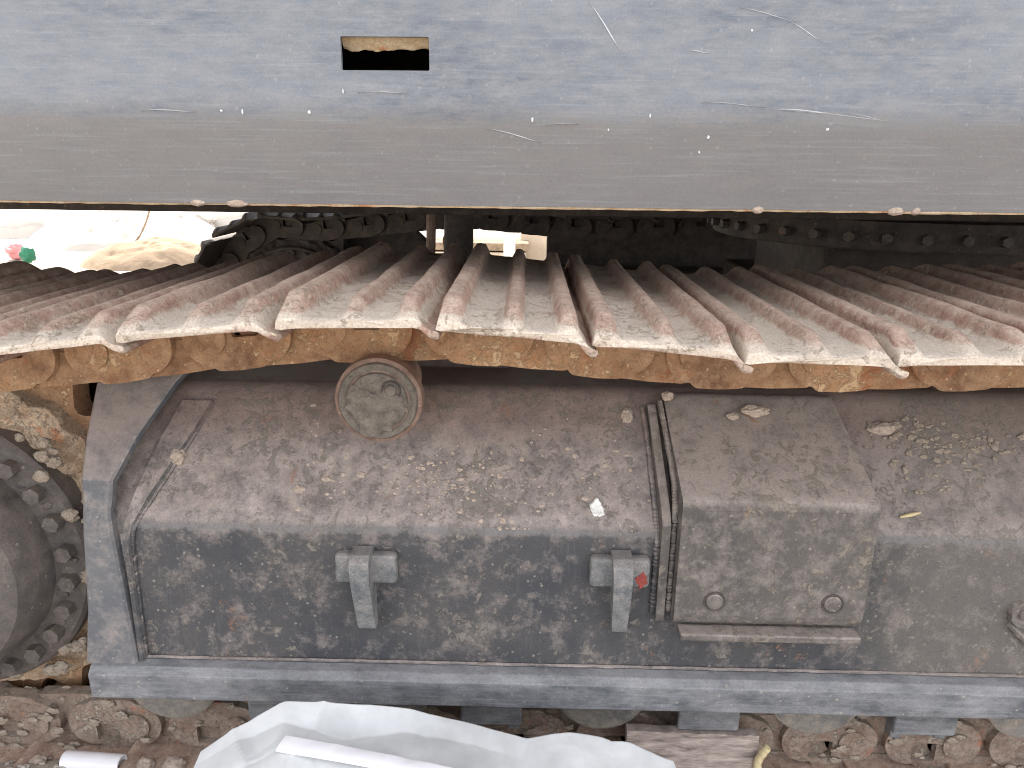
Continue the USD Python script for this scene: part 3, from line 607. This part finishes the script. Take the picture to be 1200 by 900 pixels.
# ---------------------------------------------------------------- dried mud and scraps lying on the frame
def clod(pos, size, seed, label, cat='mud clod', mat='clod', group=None, name='mud_clod', amp=.5, nrm=NS):
    z = np.array(nrm, float); z /= np.linalg.norm(z); x = np.array([1., 0, 0]); y = np.cross(z, x)
    m = lump(size, seed, 3, amp, 2.6); v = m.vertices; v[:, 2] = np.maximum(v[:, 2], -.3 * size[2])
    T = np.eye(4); T[:3, 0], T[:3, 1], T[:3, 2] = x, y, z; T[:3, 3] = np.array(pos) + z * size[2] * .2
    m.apply_transform(T); return tag(obj(name, m, mat, smooth=50), label, cat, group)
clod((-.594, .272, .709), (.014, .018, .008), 3, 'pinkish lump of dried mud on the seam strip beside the left end plate')
clod((.391, .300, .797), (.022, .011, .008), 5, 'flat pale mud clod near the top of the cover box, larger of two', nrm=(0, -.6, .8))
clod((.352, .292, .790), (.010, .007, .005), 6, 'small pale mud clod left of the larger one on the cover box', nrm=(0, -.6, .8))
clod((.180, .329, .776), (.010, .014, .006), 8, 'tan mud clod high on the frame slope left of the ribbed cover')
clod((.246, .318, .815), (.010, .008, .010), 9, 'cream crumb of mud lodged under the chain at the top of the rib')
clod((.618, .318, .763), (.022, .012, .008), 12, 'long brown mud clod at the top of the slope right of the cover box')
def crumbs(name, spots, label, mat, smin, smax, seed):
    r = np.random.default_rng(seed); ms = []
    for cx, d, sx, sd, n in spots:
        for k in range(n):
            x = cx + sx * r.normal(); dd = np.clip(d + sd * r.normal(), .005, .215); p = slope_pt(x, dd); s = r.uniform(smin, smax) * (1 if r.random() < .85 else 1.8)
            m = lump((s * r.uniform(.8, 2.0), s * r.uniform(.7, 1.3), s * .3), int(r.integers(999)), 2 if s > .0025 else 1, .9, 1.9); T = np.eye(4); T[:3, 1] = (0, .6247, .7809); T[:3, 2] = NS; T[:3, 3] = p + NS * s * .15; m.apply_transform(T); ms.append(m)
    return tag(obj(name, trimesh.util.concatenate(ms), mat, smooth=60), label, 'loose dirt', kind='stuff')
crumbs('mud_crumbs', [(-.36, .17, .022, .035, 60), (-.33, .09, .03, .03, 35)], 'pale dry crumbs below and left of the carrier roller', 'clod', .0008, .003, 1)
crumbs('mud_crumbs', [(-.13, .09, .06, .035, 110), (-.05, .05, .07, .03, 70), (.15, .10, .05, .05, 60)], 'scattered cream crumbs across the middle of the frame slope', 'clod', .0006, .0024, 2)
crumbs('mud_crumbs', [(.66, .19, .03, .012, 40), (.72, .165, .06, .014, 80), (.70, .11, .05, .03, 40), (.82, .17, .04, .02, 30)], 'dense band of brown crumbs on the slope right of the cover box', 'mudpack', .0008, .0036, 3)
def scrap():
    t = np.linspace(0, 2 * np.pi, 60, endpoint=False); r = .014 * (1 + .55 * (fbm(np.stack([np.cos(t) * 1.6, np.sin(t) * 1.6, 0 * t], 1), 3, 12) - .5) * 2)
    S = []
    for k, hh in ((.5, .0030), (.8, .0045), (1.0, .0012), (.97, .0), (.5, -.001)):
        rr = r * k; h = hh + .003 * fbm(np.stack([np.cos(t) * 3, np.sin(t) * 3, 0 * t + k], 1), 2, 5)
        S.append(np.stack([rr * np.cos(t) * .85, rr * np.sin(t) * 1.15, h if hh > 0 else 0 * h + hh], 1))
    m = loft(S); T = np.eye(4); T[:3, 1] = (0, .6247, .7809); T[:3, 2] = NS; T[:3, 3] = slope_pt(.125, .040) + NS * .001; m.apply_transform(T); return m
tag(obj('paper_scrap', scrap(), 'paper', smooth=50), 'torn white scrap stuck on the frame slope above the right lug', 'scrap')
tag(obj('dry_stick', tube(np.array([slope_pt(.622, .036) + NS * .002, slope_pt(.640, .040) + NS * .004, slope_pt(.656, .044) + NS * .003]), [.0022, .0035, .002], 8, .4, 2), 'splint'), 'tiny pale stick lying on the slope right of the cover box', 'stick')

# ---------------------------------------------------------------- things lying at the foot of the track
def bilerp_sheet():
    # folded sheet: rows run left to right, from the ridge down towards the viewer
    R0 = [(-.490, .02, .322), (-.367, .06, .388), (-.27, .062, .386), (-.171, .06, .379), (-.064, .055, .357), (.012, .05, .336), (.080, .06, .345), (.176, .05, .334), (.240, .035, .316)]
    R1 = [(-.492, .0, .315), (-.362, .035, .366), (-.268, .035, .338), (-.17, .03, .358), (-.064, .02, .345), (.012, .015, .325), (.083, .02, .330), (.18, .01, .315), (.248, .0, .300)]
    R2 = [(-.50, -.05, .30), (-.352, -.01, .364), (-.26, -.022, .362), (-.165, -.04, .364), (-.07, -.065, .362), (.01, -.05, .31), (.085, -.05, .30), (.19, -.06, .285), (.262, -.06, .27)]
    R3 = [(-.51, -.12, .26), (-.36, -.06, .335), (-.26, -.08, .335), (-.16, -.11, .33), (-.06, -.14, .33), (.015, -.13, .28), (.09, -.13, .265), (.20, -.14, .24), (.28, -.13, .22)]
    R4 = [(-.56, -.32, .06), (-.40, -.30, .06), (-.28, -.32, .06), (-.17, -.33, .06), (-.05, -.34, .06), (.03, -.33, .06), (.10, -.33, .06), (.22, -.32, .06), (.31, -.30, .06)]
    Rb = [(x, y + .05, .10) for x, y, z in R0]
    rows_ = np.array([Rb, R0, R1, R2, R3, R4], float)
    from scipy.interpolate import RegularGridInterpolator as RG
    u = np.arange(rows_.shape[0]); w = np.arange(rows_.shape[1])
    g = RG((u, w), rows_)
    uu, ww = np.meshgrid(np.linspace(0, 5, 141), np.linspace(0, 8, 225), indexing='ij')
    P = g(np.stack([uu, ww], -1).reshape(-1, 2)).reshape(141, 225, 3)
    from scipy.ndimage import gaussian_filter
    for c in range(3): P[..., c] = gaussian_filter(P[..., c], (1.0, 1.3), mode='nearest')
    q = P * 9
    ridge = 1 - np.abs(fbm(q, 4, 81) - .5) * 4
    P[..., 2] += .007 * (fbm(q * .8, 3, 82) - .5) * 2 + .003 * ridge; P[..., 1] += .004 * (fbm(q * 1.3, 3, 83) - .5)
    r_ = np.random.default_rng(12)
    for k in range(26):
        a = r_.uniform(0, np.pi); c0 = np.array([r_.uniform(-.5, .3), r_.uniform(-.25, .06)]); ln = r_.uniform(.03, .12)
        d = (P[..., 0] - c0[0]) * np.sin(a) - (P[..., 1] - c0[1]) * np.cos(a) + .006 * (fbm(P * 12, 2, k) - .5); al = (P[..., 0] - c0[0]) * np.cos(a) + (P[..., 1] - c0[1]) * np.sin(a)
        P[..., 2] += r_.choice([-1, 1]) * r_.uniform(.002, .006) * np.exp(-np.abs(d) / .010) * np.exp(-(al / ln) ** 4)
    return P
PS = bilerp_sheet()
top_ = PS; bot_ = PS + np.array([0, .0025, -.0015])
m = trimesh.util.concatenate([grid(top_), grid(bot_[:, ::-1])]); m.fix_normals()
SH = tag(obj('plastic_sheet', grid(PS), 'sheet', smooth=True), 'crumpled white plastic sheet heaped against the foot of the track', 'plastic sheet')
def lipstrip():
    t = np.linspace(0, 1, 60); x = -.352 + .29 * t; y = -.008 - .058 * t; z = .3665 + .0025 * np.sin(t * 4) + .001
    w = .022 * (1 - .15 * t); S = []
    for i in range(60):
        k = .003 * (fbm(np.array([[t[i] * 9, 0, 0]]), 3, 3)[0] - .5)
        S.append([(x[i] - .2 * w[i], y[i] - w[i] * .5, z[i] + .001 + k), (x[i], y[i] - .1 * w[i], z[i] + .007 + k), (x[i] + .2 * w[i], y[i] + w[i] * .5, z[i] + .006 - k), (x[i] + .2 * w[i], y[i] + w[i] * .5, z[i] + .001 - k), (x[i] - .15 * w[i], y[i] - w[i] * .45, z[i] - .004)])
    return loft(S)
obj('folded_hem', lipstrip(), 'pvc', SH, smooth=40)

def pipe():
    n = 28; pr = [(.0150, 0), (.0168, .003), (.0170, .10), (.0165, .112), (.0140, .1125), (.0135, .09), (.0135, .02), (.0150, 0)]
    m = lathe_y([(r, y) for r, y in pr], n); v = m.vertices; m.vertices = np.stack([v[:, 1], -v[:, 0], v[:, 2]], 1); return m
pm = pipe(); pm.apply_transform(trimesh.transformations.rotation_matrix(-.06, (0, 0, 1))); pm.apply_translation((-.845, .205, .122)); 
tag(obj('plastic_pipe', pm, 'pvc', smooth=40), 'short white plastic pipe offcut lying by the lower links on the left', 'pipe')
def plank():
    xs = np.linspace(.195, .432, 70); S = []
    for x in xs:
        e = .012 * (fbm(np.array([[x * 40, 0, 0]]), 3, 5)[0] - .5); jag = .010 * (fbm(np.array([[x * 130, 1, 0]]), 2, 6)[0] - .5)
        zt = .219 - .02 * (x - .2) + .3 * e; zb = .118 + e
        S.append([(x, .205 + .03 * (0), zt + .3 * jag), (x, .2028, (zt * 2 + zb) / 3), (x, .198, zb), (x, .212, zb - .004), (x, .224, zt - .005), (x, .222, zt)])
    m = loft(S).subdivide(); 
    v = m.vertices; r = np.abs(np.sin(22 * (v[:, 0] * 3 + v[:, 2] * 4 + .6 * fbm(v * 14, 3, 3)))) ; v[:, 1] -= .0016 * r * (v[:, 1] < .21); m.vertices = v; return m
tag(obj('wooden_plank', plank(), 'wood', smooth=30), 'weathered grey brown board end leaning against the lower links', 'plank')
t = np.linspace(0, 1, 24)
tag(obj('bent_strip', tube(np.stack([.445 - .014 * np.sin(t * 3.0), .19 + .006 * t, .203 - .075 * t], 1), .0075 - .0025 * np.abs(t - .5), 10, .25, 4), 'splint'), 'bent yellowish strip beside the broken end of the board', 'strip')
# stones at the foot of the track
stone_spots = [(.50, .205, .022, 'largest pale stone in front of the lower links right of the board'), (.555, .190, .014, 'rounded grey stone right of the largest pale stone'), (.60, .215, .017, 'pale stone under the middle right track roller'),
               (.66, .200, .012, 'small stone left of the reddish lower link'), (.72, .195, .015, 'pale stone in front of the reddish lower link'), (.785, .205, .018, 'broad pale stone near the lower right corner'), (.845, .20, .013, 'small pale stone in the lower right corner'),
               (-.70, .215, .014, 'brown stone right of the white pipe'), (-.645, .215, .018, 'tan stone halfway between the white pipe and the white sheet'), (-.585, .20, .013, 'small tan stone left of the white sheet'), (-.90, .21, .012, 'grey stone above the left end of the white pipe')]
for k, (x, y, s, lb) in enumerate(stone_spots):
    m = lump((s * 1.2, s, s * .75), k + 200, 3, .4); m.apply_translation((x, y, float(ground_z(np.array([x]), np.array([y]))[0]) + s * .35)); tag(obj('stone', m, 'stone' if k < 7 else 'clod', smooth=50), lb, 'stone')
r = np.random.default_rng(5); ms = []
for k in range(700):
    x = r.uniform(-1.1, 1.1); y = .16 + abs(r.normal()) * .05; s = r.uniform(.0015, .005)
    m = lump((s * r.uniform(.8, 1.6), s, s * .7), k, 1, .5); m.apply_translation((x, y, float(ground_z(np.array([x]), np.array([y]))[0]) + s * .3)); ms.append(m)
tag(obj('gravel', trimesh.util.concatenate(ms), 'stone', smooth=60), 'loose grit and small pebbles along the foot of the lower chain', 'gravel', kind='stuff')
ms = []
for k in range(170):   # soil packed into the lower chain
    x = r.uniform(-1.1, 1.1); s = r.uniform(.003, .009); z = r.uniform(.10, .20) if r.random() < .6 else .21
    m = lump((s * 1.5, s * .35, s * .9), k, 2, .8); m.apply_translation((x, .243 + r.uniform(0, .012) if z < .205 else r.uniform(.25, .29), z)); ms.append(m)
tag(obj('packed_soil', trimesh.util.concatenate(ms), 'mudpack', EX, smooth=60), None, None, kind='stuff')

# ---------------------------------------------------------------- sunlit yard behind the machine
def heap(name, mat, cx, cy, wx, wy, h, seed, label, cat, fr=2.2, rough=.35):
    u, w = np.meshgrid(np.linspace(-1, 1, 60), np.linspace(-1, 1, 50)); q = np.stack([u * fr, w * fr, 0 * u], -1)
    z = h * np.clip(1 - (u ** 2 + w ** 2), 0, 1) ** .6 * (1 + rough * 2 * (fbm(q, 4, seed) - .5)) + h * .12 * (1 - np.abs(fbm(q * 2, 3, seed + 1) - .5) * 4) * np.clip(1 - (u ** 2 + w ** 2), 0, 1)
    X_, Y_ = cx + wx * u, cy + wy * w
    return tag(obj(name, grid(np.stack([X_, Y_, ground_z(X_, Y_) - .03 + z], -1)), mat, smooth=True), label, cat)
heap('tarp_heap', 'tarp', -5.6, 9.6, 1.3, 1.2, .42, 3, 'sunlit white tarpaulin heap seen left under the skirt', 'tarpaulin', 2.6, .5)
heap('tarp_heap', 'tarp', -8.4, 11.4, 2.0, 1.6, .60, 7, 'second pale tarpaulin heap at the far left edge behind the track', 'tarpaulin', 2.6, .5)
heap('tarp_heap', 'tarp', -5.2, 12.6, 1.5, 1.2, .62, 9, 'pale tarpaulin heap just left of the far track end', 'tarpaulin', 2.6, .5)
heap('sand_heap', 'sand', -4.25, 7.5, .75, .7, .26, 13, 'low tan sand heap right above the near track on the left', 'sand heap')
heap('clay_bank', 'clay', -7.2, 18.0, 2.2, 1.2, .5, 15, 'orange clay bank above the far track end', 'clay bank')
heap('clay_bank', 'clay', -11.6, 16.0, 2.0, 1.0, .40, 17, 'orange clay bank at the far left edge', 'clay bank')
def lying(name, mat, at, size, seed, label, cat):
    m = lump(size, seed, 3, .45, 1.8); m.apply_translation(at); tag(obj(name, m, mat, smooth=40), label, cat)
lying('green_bag', 'green', (-5.37, 7.05, .17), (.075, .06, .085), 4, 'crumpled green plastic bag on the pale ground at far left', 'bag')
lying('pink_rag', 'pink', (-5.87, 7.6, .13), (.10, .08, .09), 5, 'pinkish plastic rag at the left edge beside the green bag', 'rag')
tw = np.linspace(0, 1, 30)
tag(obj('long_twig', tube(np.stack([-5.15 + .62 * tw ** .55, 8.2 + .1 * tw, .06 + .20 * tw + .55 * tw ** 2], 1), .012, 7, .3, 1), 'twig'), 'long bent twig leaning on the white tarpaulin', 'twig')
TS = UsdGeom.Xform.Define(stage, '/World/timber_stack').GetPrim(); tag(TS, 'stack of sawn timber glimpsed through the gap beside the carrier roller', 'timber stack')
for k in range(5):
    for j in range(2): obj('timber_board', box(-1.45 + .02 * (k % 2), .02 - .03 * (k % 2), 6.0 + .24 * j, 6.22 + .24 * j, .06 + .085 * k, .13 + .085 * k, .006), 'board' if k % 2 else 'twig', TS)
tag(obj('white_post', box(-.20, -.10, 5.6, 5.7, .0, .9, .006), 'post'), 'white post standing in the gap behind the far track', 'post')
tag(obj('beige_board', box(-.06, 1.8, 6.3, 6.34, .02, .9, .004), 'board'), 'upright beige board behind the far track', 'board')

for x, y, sz, mt, k, lb in ((-6.25, 9.6, .24, 'stone', 301, 'grey rubble chunk on the yard to the right of the green bag'), (-5.7, 10.3, .34, 'tarp', 303, 'broad pale rubble slab in the middle of the yard left of the twig'),
                            (-5.35, 11.2, .30, 'stone', 304, 'rubble chunk behind the low tan sand heap'), (-7.4, 11.4, .30, 'sand', 306, 'tan rubble chunk above the green bag'), (-5.6, 13.4, .34, 'stone', 308, 'rubble chunk nearest to the end of the far track, under the skirt')):
    m = lump((sz * 1.3, sz, sz * .7), k, 3, .8, 1.4); m.apply_translation((x, y, float(ground_z(np.array([x]), np.array([y]))[0]) + sz * .25))
    tag(obj('rubble_chunk', m, mt, smooth=25), lb, 'rubble')
